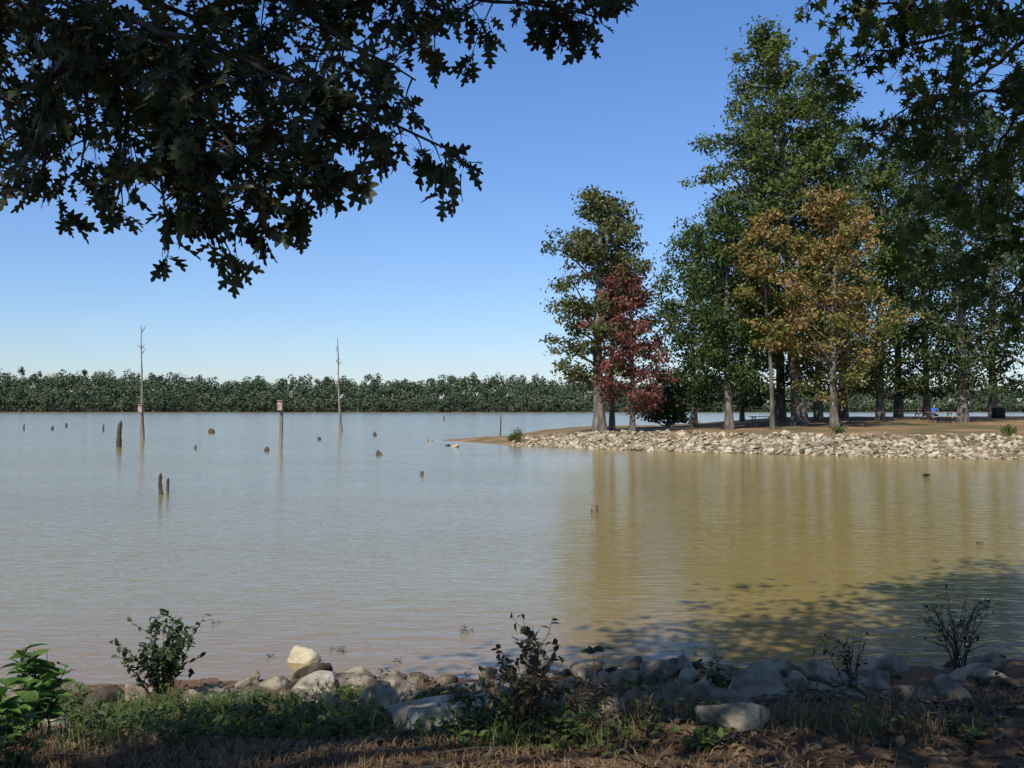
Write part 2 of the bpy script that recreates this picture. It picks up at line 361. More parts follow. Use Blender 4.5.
# ------------------------------------------------------------------ trees
def tree(name,px,D,prof,leafm,base_z=None,trunk_r=0.3,limbs=44,nleaf=16000,lsize=0.27,lean=0.0,clump=0.75,barkm=M_bark,limb_top=0.96,gap=0.0):
    x=(px-512)/F*D; z0=pen_h(x,D) if base_z is None else base_z
    mpx=D/F; hs=[(EYE+(HOR-p[0])*mpx)-z0 for p in prof]; rs=[p[1]*mpx for p in prof]
    H=hs[-1]; base=np.array([x,D,z0-0.15]); nleaf=int(nleaf*0.9); lsize*=1.08
    k=12; ts=np.linspace(0,1,k); ph=rng.uniform(0,6.28)
    wob=np.stack([0.02*H*np.sin(ts*5+ph)*ts+lean*mpx*ts,0.015*H*np.cos(ts*4+ph)*ts,ts*H*0.985],1)
    tp=base+wob
    def at(h): 
        t=np.clip(h/(H*0.985),0,1); return np.array([np.interp(t,ts,tp[:,i]) for i in range(3)])
    def tr(h): return trunk_r*(1-0.9*np.clip(h/H,0,1))**0.8
    wood=Acc(); rad=np.array([tr(t*H) for t in ts]); rad[0]*=1.45
    V,Fc=tube(tp,rad,9); wood.add(V,Fc)
    cb=hs[0]; cent=[];crad=[]
    for i in range(limbs):
        u=(i+0.5)/limbs; h=cb+(H*limb_top-cb)*u**0.9
        R=np.interp(h,hs,rs)*rng.uniform(0.5,1.18)
        az=i*2.39996+rng.uniform(-0.5,0.5)
        if rng.random()<gap: continue
        hst=max(cb*0.75,h-R*rng.uniform(0.35,0.8)); a=at(hst)
        e=np.array([*(at(h)[:2]),a[2]+(h-hst)])+np.array([math.cos(az)*R,math.sin(az)*R,rng.uniform(-0.05,0.15)*R])
        q=np.linspace(0,1,5)[:,None]; pts=a+(e-a)*q; pts[:,2]+=np.sin(q[:,0]*np.pi)*R*rng.uniform(-0.1,0.12)
        pts[1:4]+=rng.normal(size=(3,3))*R*0.04
        r0=min(tr(hst)*0.55,0.03+0.022*R)
        V,Fc=tube(pts,np.linspace(r0,0.015,5),5); wood.add(V,Fc)
        ns=3+int(R*0.9)
        for j in range(ns):
            f=rng.uniform(0.3,1.0); s0=np.array([np.interp(f,q[:,0],pts[:,m]) for m in range(3)])
            dd=rand_dirs(1)[0]; dd[2]=abs(dd[2])*0.5-0.1
            e2=s0+dd*(0.35+0.28*R)*rng.uniform(0.5,1.1)
            V,Fc=tube([s0,(s0+e2)/2+rng.normal(size=3)*0.06,e2],[0.03,0.02,0.01],3); wood.add(V,Fc)
            cent.append(e2); crad.append(clump*rng.uniform(0.5,1.25))
        cent.append(e); crad.append(clump*rng.uniform(0.6,1.0))
    cent=np.array(cent);crad=np.array(crad)
    w=crad**2; w/=w.sum(); idx=rng.choice(len(cent),nleaf,p=w)
    off=rng.normal(size=(nleaf,3))*np.array([0.55,0.55,0.36])
    Cc=cent[idx]+off*crad[idx][:,None]; kk=Cc[:,2]>z0+0.4; Cc=Cc[kk]; off=off[kk]
    V,Fc=leaf_quads(Cc,rng.uniform(0.6,1.25,len(Cc))*lsize,0.45,0.62,unit(off)*0.8)
    return make_obj(name,[wood.part(0,True),(V,Fc,1,False)],[barkm,leafm],origin=base)

tree('oak_tree',600,69,[(385,22),(350,55),(300,72),(260,72),(240,58),(215,26),(180,10)],M_olive,trunk_r=0.42,limbs=44,nleaf=15500,lean=-4,clump=0.72,gap=0.16)
tree('oak_tree',612,71,[(330,10),(290,20),(240,22),(194,8)],M_olive,trunk_r=0.2,limbs=20,nleaf=3500,lean=4)
tree('red_maple_tree',632,67.0,[(405,26),(375,36),(330,36),(290,26),(254,8)],M_red,trunk_r=0.2,limbs=36,nleaf=9500,lsize=0.22,lean=2,clump=0.6,gap=0.08)
tree('cedar_tree',668,82,[(423,22),(405,32),(385,24),(366,8)],M_dark,trunk_r=0.14,limbs=26,nleaf=6000,lsize=0.25)
tree('oak_tree',694,80,[(400,34),(350,48),(300,48),(255,36),(218,10)],M_green,trunk_r=0.26,limbs=38,nleaf=14000,clump=0.9)
tree('oak_tree',729,72,[(385,34),(330,50),(280,48),(235,36),(190,10)],M_green,trunk_r=0.3,limbs=42,nleaf=16000,lean=-3,clump=0.9)
tree('sweetgum_tree',742,90,[(400,30),(340,36),(250,10)],M_dark,trunk_r=0.2,limbs=26,nleaf=7000)
tree('cottonwood_tree',800,76,[(350,46),(280,68),(220,82),(160,80),(110,66),(70,42),(20,10)],M_green2,trunk_r=0.5,limbs=84,nleaf=38000,lean=-30,clump=0.92,lsize=0.30,gap=0.12,limb_top=0.975)
tree('cottonwood_tree',818,80,[(300,34),(200,38),(120,30),(56,10)],M_green,trunk_r=0.3,limbs=36,nleaf=13000,lean=4,clump=0.85)
tree('oak_tree',780,84,[(392,50),(320,62),(220,50),(130,10)],M_dark,trunk_r=0.4,limbs=44,nleaf=17000,clump=0.95)
tree('sweetgum_tree',834,68.5,[(390,42),(335,58),(285,60),(240,48),(205,28),(178,8)],M_aut,trunk_r=0.28,limbs=48,nleaf=14500,lean=-2,clump=0.68,lsize=0.24,gap=0.14)
tree('sweetgum_tree',772,70,[(350,16),(310,32),(250,34),(200,8)],M_aut,trunk_r=0.16,limbs=24,nleaf=6000,lean=-6,clump=0.65,lsize=0.24,gap=0.15)
tree('oak_tree',843,86,[(392,42),(300,52),(200,42),(110,10)],M_green,trunk_r=0.34,limbs=40,nleaf=14000,clump=0.9)
tree('oak_tree',880,78,[(392,38),(320,48),(240,44),(150,8)],M_green2,trunk_r=0.3,limbs=40,nleaf=14000,clump=0.9)
tree('oak_tree',898,90,[(392,40),(300,54),(200,44),(105,8)],M_dark,trunk_r=0.34,limbs=40,nleaf=14000,clump=0.95)
tree('oak_tree',926,84,[(385,40),(320,50),(220,48),(110,10)],M_dark,trunk_r=0.26,limbs=42,nleaf=15000,clump=0.95)
tree('oak_tree',962,73,[(388,44),(320,58),(240,60),(160,46),(80,12)],M_dark,trunk_r=0.34,limbs=52,nleaf=19000,clump=0.95)
tree('oak_tree',993,92,[(388,44),(300,56),(200,48),(100,10)],M_green,trunk_r=0.36,limbs=44,nleaf=13000,clump=0.95)
tree('oak_tree',1040,76,[(388,50),(300,66),(200,56),(90,10)],M_dark,trunk_r=0.36,limbs=46,nleaf=14000,clump=0.95)
tree('oak_tree',1110,84,[(388,50),(300,66),(200,56),(110,10)],M_green,trunk_r=0.36,limbs=36,nleaf=8000)
tree('oak_tree',1190,74,[(388,50),(300,66),(200,56),(100,10)],M_dark,trunk_r=0.36,limbs=36,nleaf=8000)

# small shrubs on the peninsula
def shrub(name,x,y,z,h,r,mat,n=900,ls=0.14):
    c=np.array([x,y,z+h*0.5])+rng.normal(size=(n,3))*np.array([r*0.42,r*0.42,h*0.25]); c[:,2]=np.maximum(c[:,2],z+0.03)
    V,Fc=leaf_quads(c,rng.uniform(0.6,1.3,n)*ls,0.3); st=Acc()
    for _ in range(9):
        e=np.array([x,y,z])+np.array([rng.normal()*r*0.5,rng.normal()*r*0.5,h*rng.uniform(0.6,1)])
        v,f=tube([(x,y,z-0.05),((x+e[0])/2,(y+e[1])/2,z+h*0.3),e],[0.02,0.012,0.005],4); st.add(v,f)
    make_obj(name,[st.part(0),(V,Fc,1,False)],[M_bark_d,mat],origin=(x,y,z))
for px,D,h,r,m in [(518,70,1.1,0.45,M_green2),(512,72,0.5,0.35,M_green2),(838,60,0.5,0.45,M_green2),(1008,56.5,0.6,0.5,M_green2)]:
    x=(px-512)/F*D; shrub('shrub',x,D,pen_h(x,D),h,r,m,420,0.11)

# ------------------------------------------------------------------ snags and stumps in the lake
def boxmesh(c,s,rot=None):
    c=np.array(c,float); s=np.array(s,float)/2
    V=np.array([[-1,-1,-1],[1,-1,-1],[1,1,-1],[-1,1,-1],[-1,-1,1],[1,-1,1],[1,1,1],[-1,1,1]])*s
    if rot is not None: V=V@rot.T
    return V+c,np.array([[0,3,2,1],[4,5,6,7],[0,1,5,4],[1,2,6,5],[2,3,7,6],[3,0,4,7]])
M_board=surfmat('nest_box_wood',[(0.28,0.17,0.12),(0.45,0.36,0.30)],5,4,0.85)
def snag(name,px,pyb,pyt,r,lean=0,mat=M_snag,branches=0,taper=0.3,box=None,n=8):
    D=EYE*F/(pyb-HOR); x=(px-512)/F*D; H=EYE+(HOR-pyt)/F*D
    k=9; t=np.linspace(0,1,k); P=np.stack([x+lean*D/F*t+r*0.15*np.sin(t*7+px),D+r*0.3*np.cos(t*6),-0.4+(H+0.4)*t],1)
    rad=r*(1-(1-taper)*t**0.7)*(1+0.12*np.sin(t*23+px)); rad[-1]*=0.45; rad[0]*=1.2
    a=Acc(); V,Fc=tube(P,rad,n); V=V+rng.normal(size=V.shape)*r*0.06; a.add(V,Fc)
    for b in range(branches):
        f=rng.uniform(0.45,0.97); s=np.array([np.interp(f,t,P[:,i]) for i in range(3)]); az=rng.uniform(0,6.28); l=rng.uniform(0.3,0.8)
        e=s+np.array([math.cos(az)*l*0.6,math.sin(az)*l*0.6,l*rng.uniform(0.4,1.0)])
        v,f2=tube([s,(s+e)/2+[0,0,-0.04],e],[r*0.3,r*0.2,0.008],4); a.add(v,f2)
    ob=make_obj(name,[a.part(0,True)],[mat],origin=(x,D,0))
    if box:
        bz,bw,bh=box; V,Fc=boxmesh((x+lean*D/F*0.3,D-r-bw/2,bz),(bw,bw,bh)); V2,F2=boxmesh((x+lean*D/F*0.3,D-r-bw/2-0.03,bz+bh/2+0.03),(bw*1.2,bw*1.35,0.04))
        make_obj('nest_box',[(np.concatenate([V,V2]),np.concatenate([Fc,F2+8]),0,False)],[M_board],parent=ob).location=(-x,-D,0)
    return ob
snag('dead_tree',143,440,325,0.19,-2,branches=8,taper=0.12,box=(2.55,0.3,0.6))
snag('dead_tree',341,431,338,0.22,-4,branches=10,taper=0.14)
snag('dead_tree',281,448,401,0.12,1,branches=0,taper=0.8,box=(2.75,0.3,0.6))
for px,b,t,r,l in [(119,447,421,0.2,2),(163,494,473,0.075,-2),(169,492,478,0.06,0),(104,431,424,0.12,0),(24,430,424,0.12,1),(67,427,423,0.2,0),(212,433,429,0.4,0),
                   (267,451,447,0.2,0),(378,455,450,0.12,0),(422,475,471,0.1,0),(500,437,415,0.07,1),(595,512,505,0.035,2),(592,512,508,0.03,-1),(375,436,432,0.2,0),(196,449,445,0.1,0),(320,440,437,0.2,0),
                   (975,544,541,0.05,1),(980,543,541,0.05,0),(53,430,426,0.2,0),(444,421,416,0.15,0),(381,455,452,0.1,0)]:
    snag('stump',px,b,t,r,l,mat=M_stump,taper=0.7,n=7)

# ------------------------------------------------------------------ picnic area
M_wood=surfmat('table_planks',[(0.20,0.16,0.12),(0.38,0.32,0.25)],4,5,0.8)
M_iron=surfmat('dark_metal',[(0.02,0.02,0.02),(0.05,0.045,0.04)],5,4,0.6)
def picnic(px,D,ang):
    x=(px-512)/F*D; z=pen_h(x,D); a=Acc()
    ca,sa=math.cos(ang),math.sin(ang); R=np.array([[ca,-sa,0],[sa,ca,0],[0,0,1]])
    def bx(c,s,r=None):
        V,Fc=boxmesh(c,s,r); a.add(V@R.T+np.array([x,D,z]),Fc)
    for i in range(5): bx((0,-0.3+0.15*i,0.75),(1.9,0.14,0.045))
    for s in (-1,1):
        for j in (0,1): bx((0,s*(0.62+0.15*j),0.45),(1.9,0.14,0.045))
    for e in (-0.7,0.7):
        bx((e,0,0.70),(0.09,0.66,0.05)); bx((e+0.05,0,0.40),(0.04,1.5,0.09))
        for s in (-1,1):
            t=math.radians(28)*s; Rx=np.array([[1,0,0],[0,math.cos(t),-math.sin(t)],[0,math.sin(t),math.cos(t)]])
            bx((e,s*0.40,0.34),(0.045,0.09,0.80),Rx)
    make_obj('picnic_table',[a.part(0)],[M_wood],origin=(x,D,z)); return x,z
picnic(762,76,0.2); picnic(908,82,-0.1); tx,tz=picnic(940,73,0.05)
def barrel(px,D):
    x=(px-512)/F*D; z=pen_h(x,D); p=[(0,0.0),(0.27,0.0),(0.29,0.02),(0.29,0.28),(0.305,0.30),(0.29,0.32),(0.29,0.58),(0.305,0.60),(0.29,0.62),(0.29,0.86),(0.31,0.89),(0.27,0.89),(0.26,0.5),(0,0.5)]
    V,Fc=tube([(x,D,z+q[1]+i*1e-4) for i,q in enumerate(p)],[max(q[0],0.001) for q in p],16)
    n=16; ang=np.linspace(0,2*math.pi,n,endpoint=False)
    V=np.concatenate([np.stack([x+q[0]*np.cos(ang),D+q[0]*np.sin(ang),np.full(n,z+q[1])],1) for q in p])
    make_obj('trash_barrel',[(V,Fc,0,True)],[M_iron],origin=(x,D,z))
barrel(1001,82); barrel(995,84)
# person seated at the table, facing the water across the tabletop
def person():
    D=73; base=Vector((tx-0.2,D+0.72,tz))
    pts={'pel':(0,0,0.56),'waist':(0,-0.03,0.74),'chest':(0,-0.08,0.94),'neck':(0,-0.12,1.10),'head':(0,-0.15,1.20),'crown':(0,-0.15,1.31),
      'shL':(0.18,-0.09,1.04),'elL':(0.25,-0.26,0.84),'haL':(0.12,-0.45,0.83),'fL':(0.09,-0.53,0.82),'shR':(-0.18,-0.09,1.04),'elR':(-0.25,-0.26,0.84),'haR':(-0.12,-0.45,0.83),'fR':(-0.09,-0.53,0.82),
      'hiL':(0.10,-0.02,0.54),'knL':(0.13,-0.44,0.54),'anL':(0.13,-0.42,0.10),'toL':(0.13,-0.58,0.05),'hiR':(-0.10,-0.02,0.54),'knR':(-0.13,-0.44,0.54),'anR':(-0.13,-0.42,0.10),'toR':(-0.13,-0.58,0.05)}
    rad={'pel':0.13,'waist':0.125,'chest':0.14,'neck':0.055,'head':0.085,'crown':0.07,'shL':0.065,'elL':0.045,'haL':0.03,'fL':0.028,'hiL':0.09,'knL':0.06,'anL':0.04,'toL':0.035}
    names=list(pts); E=[('pel','waist'),('waist','chest'),('chest','neck'),('neck','head'),('head','crown')]
    for s in 'LR': E+=[('chest','sh'+s),('sh'+s,'el'+s),('el'+s,'ha'+s),('ha'+s,'f'+s),('pel','hi'+s),('hi'+s,'kn'+s),('kn'+s,'an'+s),('an'+s,'to'+s)]
    me=bpy.data.meshes.new('person'); me.from_pydata([pts[n] for n in names],[(names.index(a),names.index(b)) for a,b in E],[])
    ob=bpy.data.objects.new('person',me); scene.collection.objects.link(ob); ob.location=base
    m=ob.modifiers.new('skin','SKIN')
    for i,n in enumerate(names):
        r=rad.get(n) or rad[n[:-1]+'L']; me.skin_vertices[0].data[i].radius=(r,r)
    me.skin_vertices[0].data[0].use_root=True
    ob.modifiers.new('sub','SUBSURF').levels=2
    bpy.context.view_layer.update(); dg=bpy.context.evaluated_depsgraph_get()
    m2=bpy.data.meshes.new_from_object(ob.evaluated_get(dg)); ob.modifiers.clear(); ob.data=m2
    for nm,c in [('shirt',(0.05,0.15,0.6)),('trousers',(0.04,0.045,0.07)),('skin',(0.45,0.27,0.19)),('hair',(0.04,0.025,0.015))]:
        m2.materials.append(surfmat(nm,[tuple(v*0.8 for v in c),c],6,4,0.8))
    for f in m2.polygons:
        c=f.center; f.use_smooth=True
        f.material_index=0 if c.z>0.62 else 1
        if c.z>1.10 or (c.y<-0.36 and c.z>0.75): f.material_index=2
        if c.z>1.27 or (c.z>1.15 and c.y>-0.13): f.material_index=3
person()

# ------------------------------------------------------------------ near oak: overhanging branch + canopy overhead
def near_tree(name,trunk,branches,T,mat,lsize,spacing,canopy,seedlen=(0.12,0.34),per=(8,13),droop=0.35,cl=29):
    wood=Acc(); LB=[];LD=[];LN=[];LS=[]
    tp,tr=trunk; V,Fc=tube(tp,tr,10); wood.add(V,Fc)
    for pts,r0,dens in branches:
        P=np.array(pts,float)
        seg=np.r_[0,np.cumsum(np.linalg.norm(np.diff(P,axis=0),axis=1))]; n=max(6,int(seg[-1]/0.12)); u=np.linspace(0,seg[-1],n)
        Q=np.stack([np.interp(u,seg,P[:,i]) for i in range(3)],1)
        for _ in range(3): 
            Q2=Q.copy(); Q2[1:-1]=0.25*Q[:-2]+0.5*Q[1:-1]+0.25*Q[2:]; Q=Q2
        Q[1:-1]+=rng.normal(size=Q[1:-1].shape)*0.012
        V,Fc=tube(Q,np.linspace(r0,0.004,len(Q)),6); wood.add(V,Fc)
        nt=int(seg[-1]/spacing*dens)
        for k in range(nt):
            f=(k+rng.random())/nt
            if f<0.08: continue
            s=np.array([np.interp(f*seg[-1],u,Q[:,i]) for i in range(3)])
            d=rand_dirs(1)[0]; d[2]-=0.15; d=unit(d); l=rng.uniform(*seedlen)*(1.0 if f<0.85 else 0.65)
            e=s+d*l+np.array([0,0,-0.03]); v,f2=tube([s,(s+e)/2+[0,0,0.02],e],[0.005,0.0035,0.002],4); wood.add(v,f2)
            m=rng.integers(*per)
            ax=unit(e-s); fr=np.clip(1-rng.random(m)**1.6*0.8,0,1)
            b=s+(e-s)*fr[:,None]
            dd=unit(rand_dirs(m)*1.0+ax*0.7+np.array([0,0,-droop]))
            LB.append(b+dd*lsize*0.12);LD.append(dd);nn=rand_dirs(m);nn[:,2]+=0.9;LN.append(nn);LS.append(rng.uniform(0.6,1.15,m)*lsize)
    V,Fc=leaves_from(T,np.concatenate(LB),np.concatenate(LD),np.concatenate(LN),np.concatenate(LS))
    parts=[wood.part(0,True),(V,Fc,1,False)]
    if canopy:
        cw=Acc(); cc=[]
        for c,r,n,a in canopy:
            c=np.array(c,float); 
            for i in range(n):
                e=c+unit(rng.normal(size=3))*np.array(r)*rng.uniform(0.2,1.0)
                s=np.array(a,float); mid=(s+e)/2+rng.normal(size=3)*0.3
                v,f2=tube([s,mid,e],[0.05,0.03,0.01],4); cw.add(v,f2); cc.append(e)
                for _ in range(4): cc.append(e+rng.normal(size=3)*0.6)
        cc=np.array(cc); n=len(cc)*cl; idx=rng.integers(0,len(cc),n); C2=cc[idx]+rng.normal(size=(n,3))*np.array([0.36,0.36,0.2])
        V,Fc=leaf_quads(C2,rng.uniform(0.14,0.24,n),1.0,0.65)
        parts+=[cw.part(0,True),(V,Fc,1,False)]
    make_obj(name,parts,[M_bark_d,mat],origin=tp[0])
P=pos
tb=np.array([-5.3,-2.2,0.9])
br=[
 ([(-5.0,-1.9,4.4),(-3.4,2.2,4.9),P(-60,-60,4.3),P(60,-5,4.1),P(130,45,4.0),P(190,115,3.9),P(212,180,3.8),P(207,232,3.8)],0.045,1.3),
 ([P(130,15,4.1),P(225,50,4.0),P(300,85,3.9),P(370,112,3.9),P(452,150,3.9)],0.016,1.2),
 ([P(60,5,4.1),P(52,80,4.2),P(45,130,4.2),P(42,172,4.2)],0.014,1.2),
 ([P(130,60,4.0),P(118,130,4.1),P(116,196,4.1)],0.014,1.2),
 ([P(225,50,4.0),P(270,115,4.1),P(292,160,4.0),P(312,198,4.0)],0.014,1.2),
 ([P(-40,-60,4.4),P(160,-45,4.5),P(330,-18,4.6),P(450,-8,4.7),P(540,2,4.8),P(597,14,4.8)],0.03,1.3),
 ([P(500,-10,4.7),P(560,-22,4.8),P(630,-14,4.8)],0.012,1.0),
 ([P(240,-20,4.5),P(320,20,4.4),P(370,52,4.3),P(415,78,4.2)],0.014,1.0),
 ([P(-120,-20,4.4),P(-20,60,4.4),P(0,110,4.3),P(2,140,4.3)],0.02,1.2),
 ([P(-60,-50,4.5),P(10,0,4.8),P(90,50,4.9),P(150,110,4.9),P(165,160,4.8)],0.02,1.2),
 ([P(120,-10,4.7),P(200,15,4.8),P(270,50,4.8),P(250,105,4.8)],0.015,1.2),
 ([P(170,90,3.9),P(160,155,3.9),P(155,200,3.9),P(175,228,3.8)],0.01,1.1),
 ([P(190,100,3.9),P(235,150,3.9),P(250,185,3.9),P(262,208,3.8)],0.01,1.2),
 ([P(300,-40,4.6),P(400,-15,4.6),P(440,5,4.6)],0.01,1.0),
 ([P(-40,-30,4.9),P(40,20,5.0),P(100,30,5.0),P(160,60,5.0),P(220,80,5.0)],0.015,1.2),
 ([P(60,40,4.6),P(90,90,4.6),P(82,140,4.6),P(78,170,4.6)],0.012,1.2),
 ([P(300,85,3.9),P(340,120,3.9),P(348,145,3.9)],0.01,1.1),
 ([(-5.0,-1.9,5.5),(-2.5,1.5,7.2),(0.5,3.0,8.0)],0.12,0.4),
]
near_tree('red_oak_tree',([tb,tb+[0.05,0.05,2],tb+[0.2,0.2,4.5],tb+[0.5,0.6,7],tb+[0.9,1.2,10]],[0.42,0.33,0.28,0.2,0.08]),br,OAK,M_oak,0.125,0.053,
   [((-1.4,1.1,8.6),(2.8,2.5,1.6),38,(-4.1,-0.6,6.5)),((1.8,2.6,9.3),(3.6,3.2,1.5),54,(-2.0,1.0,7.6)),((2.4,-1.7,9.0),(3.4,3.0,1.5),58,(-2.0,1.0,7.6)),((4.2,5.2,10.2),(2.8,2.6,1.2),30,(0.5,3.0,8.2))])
tb2=np.array([8.2,6.6,bank_h(8.2,6.6)-0.1])
br2=[
 ([(8.0,6.7,6.0),(6.6,8.0,6.6),P(1000,20,9),P(920,5,9),P(850,-8,9),P(805,-18,9)],0.06,1.1),
 ([(8.0,6.7,5.0),P(1060,80,8.5),P(980,90,8.6),P(900,110,8.8),P(865,148,9)],0.05,1.1),
 ([P(1060,80,8.5),P(1010,150,8.6),P(950,190,8.8),P(905,222,9)],0.03,1.1),
 ([(8.0,6.7,4.2),P(1090,200,8.5),P(1020,230,8.8),P(970,250,9),P(930,280,9.2)],0.04,1.1),
 ([P(1090,200,8.5),P(1040,250,8.8),P(1005,305,9)],0.02,1.1),
 ([P(1000,20,9),P(930,40,9.3),P(870,50,9.4),P(835,80,9.4)],0.02,1.1),
 ([P(1080,0,9.5),P(1000,60,10),P(940,120,10),P(910,165,10)],0.03,1.2),
 ([P(1080,60,9.5),P(1010,120,10),P(985,180,10),P(975,215,10)],0.03,1.2),
 ([P(1080,-30,8),P(1000,-20,8),P(900,-30,8),P(860,-20,8)],0.03,1.0),
]
near_tree('sweetgum_tree',([tb2,tb2+[0,0.05,2.5],tb2+[-0.15,0.1,5],tb2+[-0.3,0.4,8],tb2+[-0.2,0.5,11]],[0.34,0.27,0.22,0.14,0.04]),br2,GUM,M_gum,0.15,0.055,
   [((8.6,7.6,9.0),(2.6,2.6,2.0),22,(8.0,6.9,6.5))],seedlen=(0.25,0.75),per=(7,13))

# ------------------------------------------------------------------ foreground plants
def plant(name,base,h,spread,nst,T,mat,lsize,nl,stemr=0.006,low=0.15,stemm=M_bark_d,branchy=0):
    a=Acc();LB=[];LD=[];LN=[];LS=[]
    for i in range(nst):
        az=rng.uniform(0,6.28); s=spread*rng.uniform(0.2,1); hh=h*rng.uniform(0.55,1.0)
        b=base+np.array([rng.normal()*0.04,rng.normal()*0.04,-0.03]); e=b+np.array([math.cos(az)*s,math.sin(az)*s,hh])
        m=b+(e-b)*0.5+np.array([math.cos(az)*s*-0.12,math.sin(az)*s*-0.12,hh*0.08]); 
        q=np.linspace(0,1,7)[:,None]; pts=(1-q)**2*b+2*q*(1-q)*m+q*q*e; pts[1:-1]+=rng.normal(size=(5,3))*h*0.012
        v,f=tube(pts,np.linspace(stemr,stemr*0.3,7),5); a.add(v,f)
        for j in range(branchy):
            f0=rng.uniform(0.25,0.9); s0=np.array([np.interp(f0,q[:,0],pts[:,k]) for k in range(3)]); dd=unit(rand_dirs(1)[0]+np.array([math.cos(az)*0.4,math.sin(az)*0.4,0.9])); l=h*rng.uniform(0.12,0.35)
            e2=s0+dd*l; v,f=tube([s0,(s0+e2)/2+rng.normal(size=3)*0.01,e2],[stemr*0.5,stemr*0.35,stemr*0.15],4); a.add(v,f)
            if nl:
                mm=max(1,nl//3); fr=rng.uniform(0.3,1,mm); LB.append(s0+(e2-s0)*fr[:,None]); LD.append(rand_dirs(mm)+[0,0,0.3]); nn=rand_dirs(mm);nn[:,2]+=1.2;LN.append(nn);LS.append(rng.uniform(0.6,1.1,mm)*lsize)
        if nl:
            fr=rng.uniform(low,1,nl); bb=np.stack([np.interp(fr,q[:,0],pts[:,k]) for k in range(3)],1)
            dd=rand_dirs(nl); dd[:,2]=np.abs(dd[:,2])*0.5+0.1; LB.append(bb);LD.append(dd);nn=rand_dirs(nl)*0.5;nn[:,2]+=1;LN.append(nn);LS.append(rng.uniform(0.6,1.15,nl)*lsize)
    parts=[a.part(0,True)]
    if LB:
        V,Fc=leaves_from(T,np.concatenate(LB),np.concatenate(LD),np.concatenate(LN),np.concatenate(LS)); parts.append((V,Fc,1,False))
    make_obj(name,parts,[stemm,mat],origin=base)
M_fresh=leafmat('fresh_green_leaves',[(0.05,0.10,0.02),(0.09,0.17,0.035),(0.14,0.23,0.06)],0.35,2,0.8,0.4,0.45)
M_weed=leafmat('weed_leaves',[(0.03,0.055,0.015),(0.065,0.10,0.022),(0.12,0.14,0.035)],0.3,3)
M_rweed=leafmat('reddish_weed_leaves',[(0.045,0.06,0.02),(0.10,0.07,0.035),(0.15,0.085,0.045)],0.3,3)
plant('leafy_sapling',on_bank(42,735),0.52,0.2,9,OVAL,M_fresh,0.12,15,0.006)
plant('leafy_sapling',on_bank(8,745),0.32,0.18,6,OVAL,M_fresh,0.11,12,0.005)
plant('leafy_shrub',on_bank(162,696),0.74,0.42,18,OVAL,M_dark,0.065,15,0.006,branchy=6)
plant('reddish_weed',on_bank(522,732),0.60,0.36,17,OVAL,M_rweed,0.05,12,0.004,branchy=5)
plant('reddish_weed',on_bank(572,722),0.36,0.3,10,OVAL,M_rweed,0.045,12,0.004,branchy=3)
plant('leafy_weed',on_bank(490,735),0.34,0.3,9,OVAL,M_weed,0.055,12,0.004,branchy=3)
plant('leafy_weed',on_bank(596,676),0.40,0.05,2,OVAL,M_dark,0.12,5,0.004,low=0.85)
plant('bare_shrub',on_bank(955,668),0.78,0.55,15,OVAL,M_dark,0.05,1,0.007,branchy=8)
plant('bare_shrub',on_bank(848,692),0.52,0.24,9,OVAL,M_dark,0.05,2,0.005,branchy=5)
plant('leafy_weed',on_bank(718,690),0.28,0.18,8,OVAL,M_weed,0.06,14,0.004)
plant('leafy_weed',on_bank(375,700),0.36,0.14,6,OVAL,M_rweed,0.04,8,0.003)
for px,py,h in [(105,735,0.25),(235,730,0.25),(290,735,0.22),(180,745,0.2),(20,762,0.2),(335,725,0.25),(700,745,0.14),(960,735,0.16),(130,715,0.2),(265,715,0.2)]:
    plant('leafy_weed',on_bank(px,py),h,0.24,9,OVAL,M_weed,0.05,11,0.003)
for px,py,h in [(455,705,0.3),(640,720,0.26),(690,715,0.22),(800,722,0.28),(880,720,0.25),(910,735,0.3),(990,715,0.3),(330,700,0.25)]:
    plant('dry_weed',on_bank(px,py),h,0.2,9,OVAL,M_rweed,0.035,3,0.003,branchy=3)
# mat of low broad-leaved weeds growing between the stones
LB=[];LD=[];LN=[];LS=[]
cs=[(px,py,150) for px,py in [(90,720),(120,735),(150,725),(190,722),(215,735),(245,722),(275,738),(310,722),(340,738),(85,700),(30,715),(365,728),(455,735),(475,722),(500,715),(540,722),(555,738),(590,730),(350,700),(235,708),(180,705),(300,712),(420,705),(470,700)]]
cs+=[(rng.uniform(600,1010),rng.uniform(685,735),45) for _ in range(12)]
for px,py,n in cs:
    p=on_bank(px,py); x=p[0]+rng.normal(size=n)*0.15; y=p[1]+rng.normal(size=n)*0.13; z=np.array([bank_h(u,v) for u,v in zip(x,y)])+rng.uniform(0,0.14,n)*np.exp(-((x-p[0])**2+(y-p[1])**2)/0.05)+0.01
    LB.append(np.stack([x,y,z],1)); d=rand_dirs(n); d[:,2]=np.abs(d[:,2])*0.5; LD.append(d); nn=rand_dirs(n)*0.5; nn[:,2]+=1; LN.append(nn); LS.append(rng.uniform(0.025,0.07,n))
V,Fc=leaves_from(OVAL,np.concatenate(LB),np.concatenate(LD),np.concatenate(LN),np.concatenate(LS))
make_obj('low_weeds',[(V,Fc,0,False)],[M_weed],origin=(0,7,0.6))
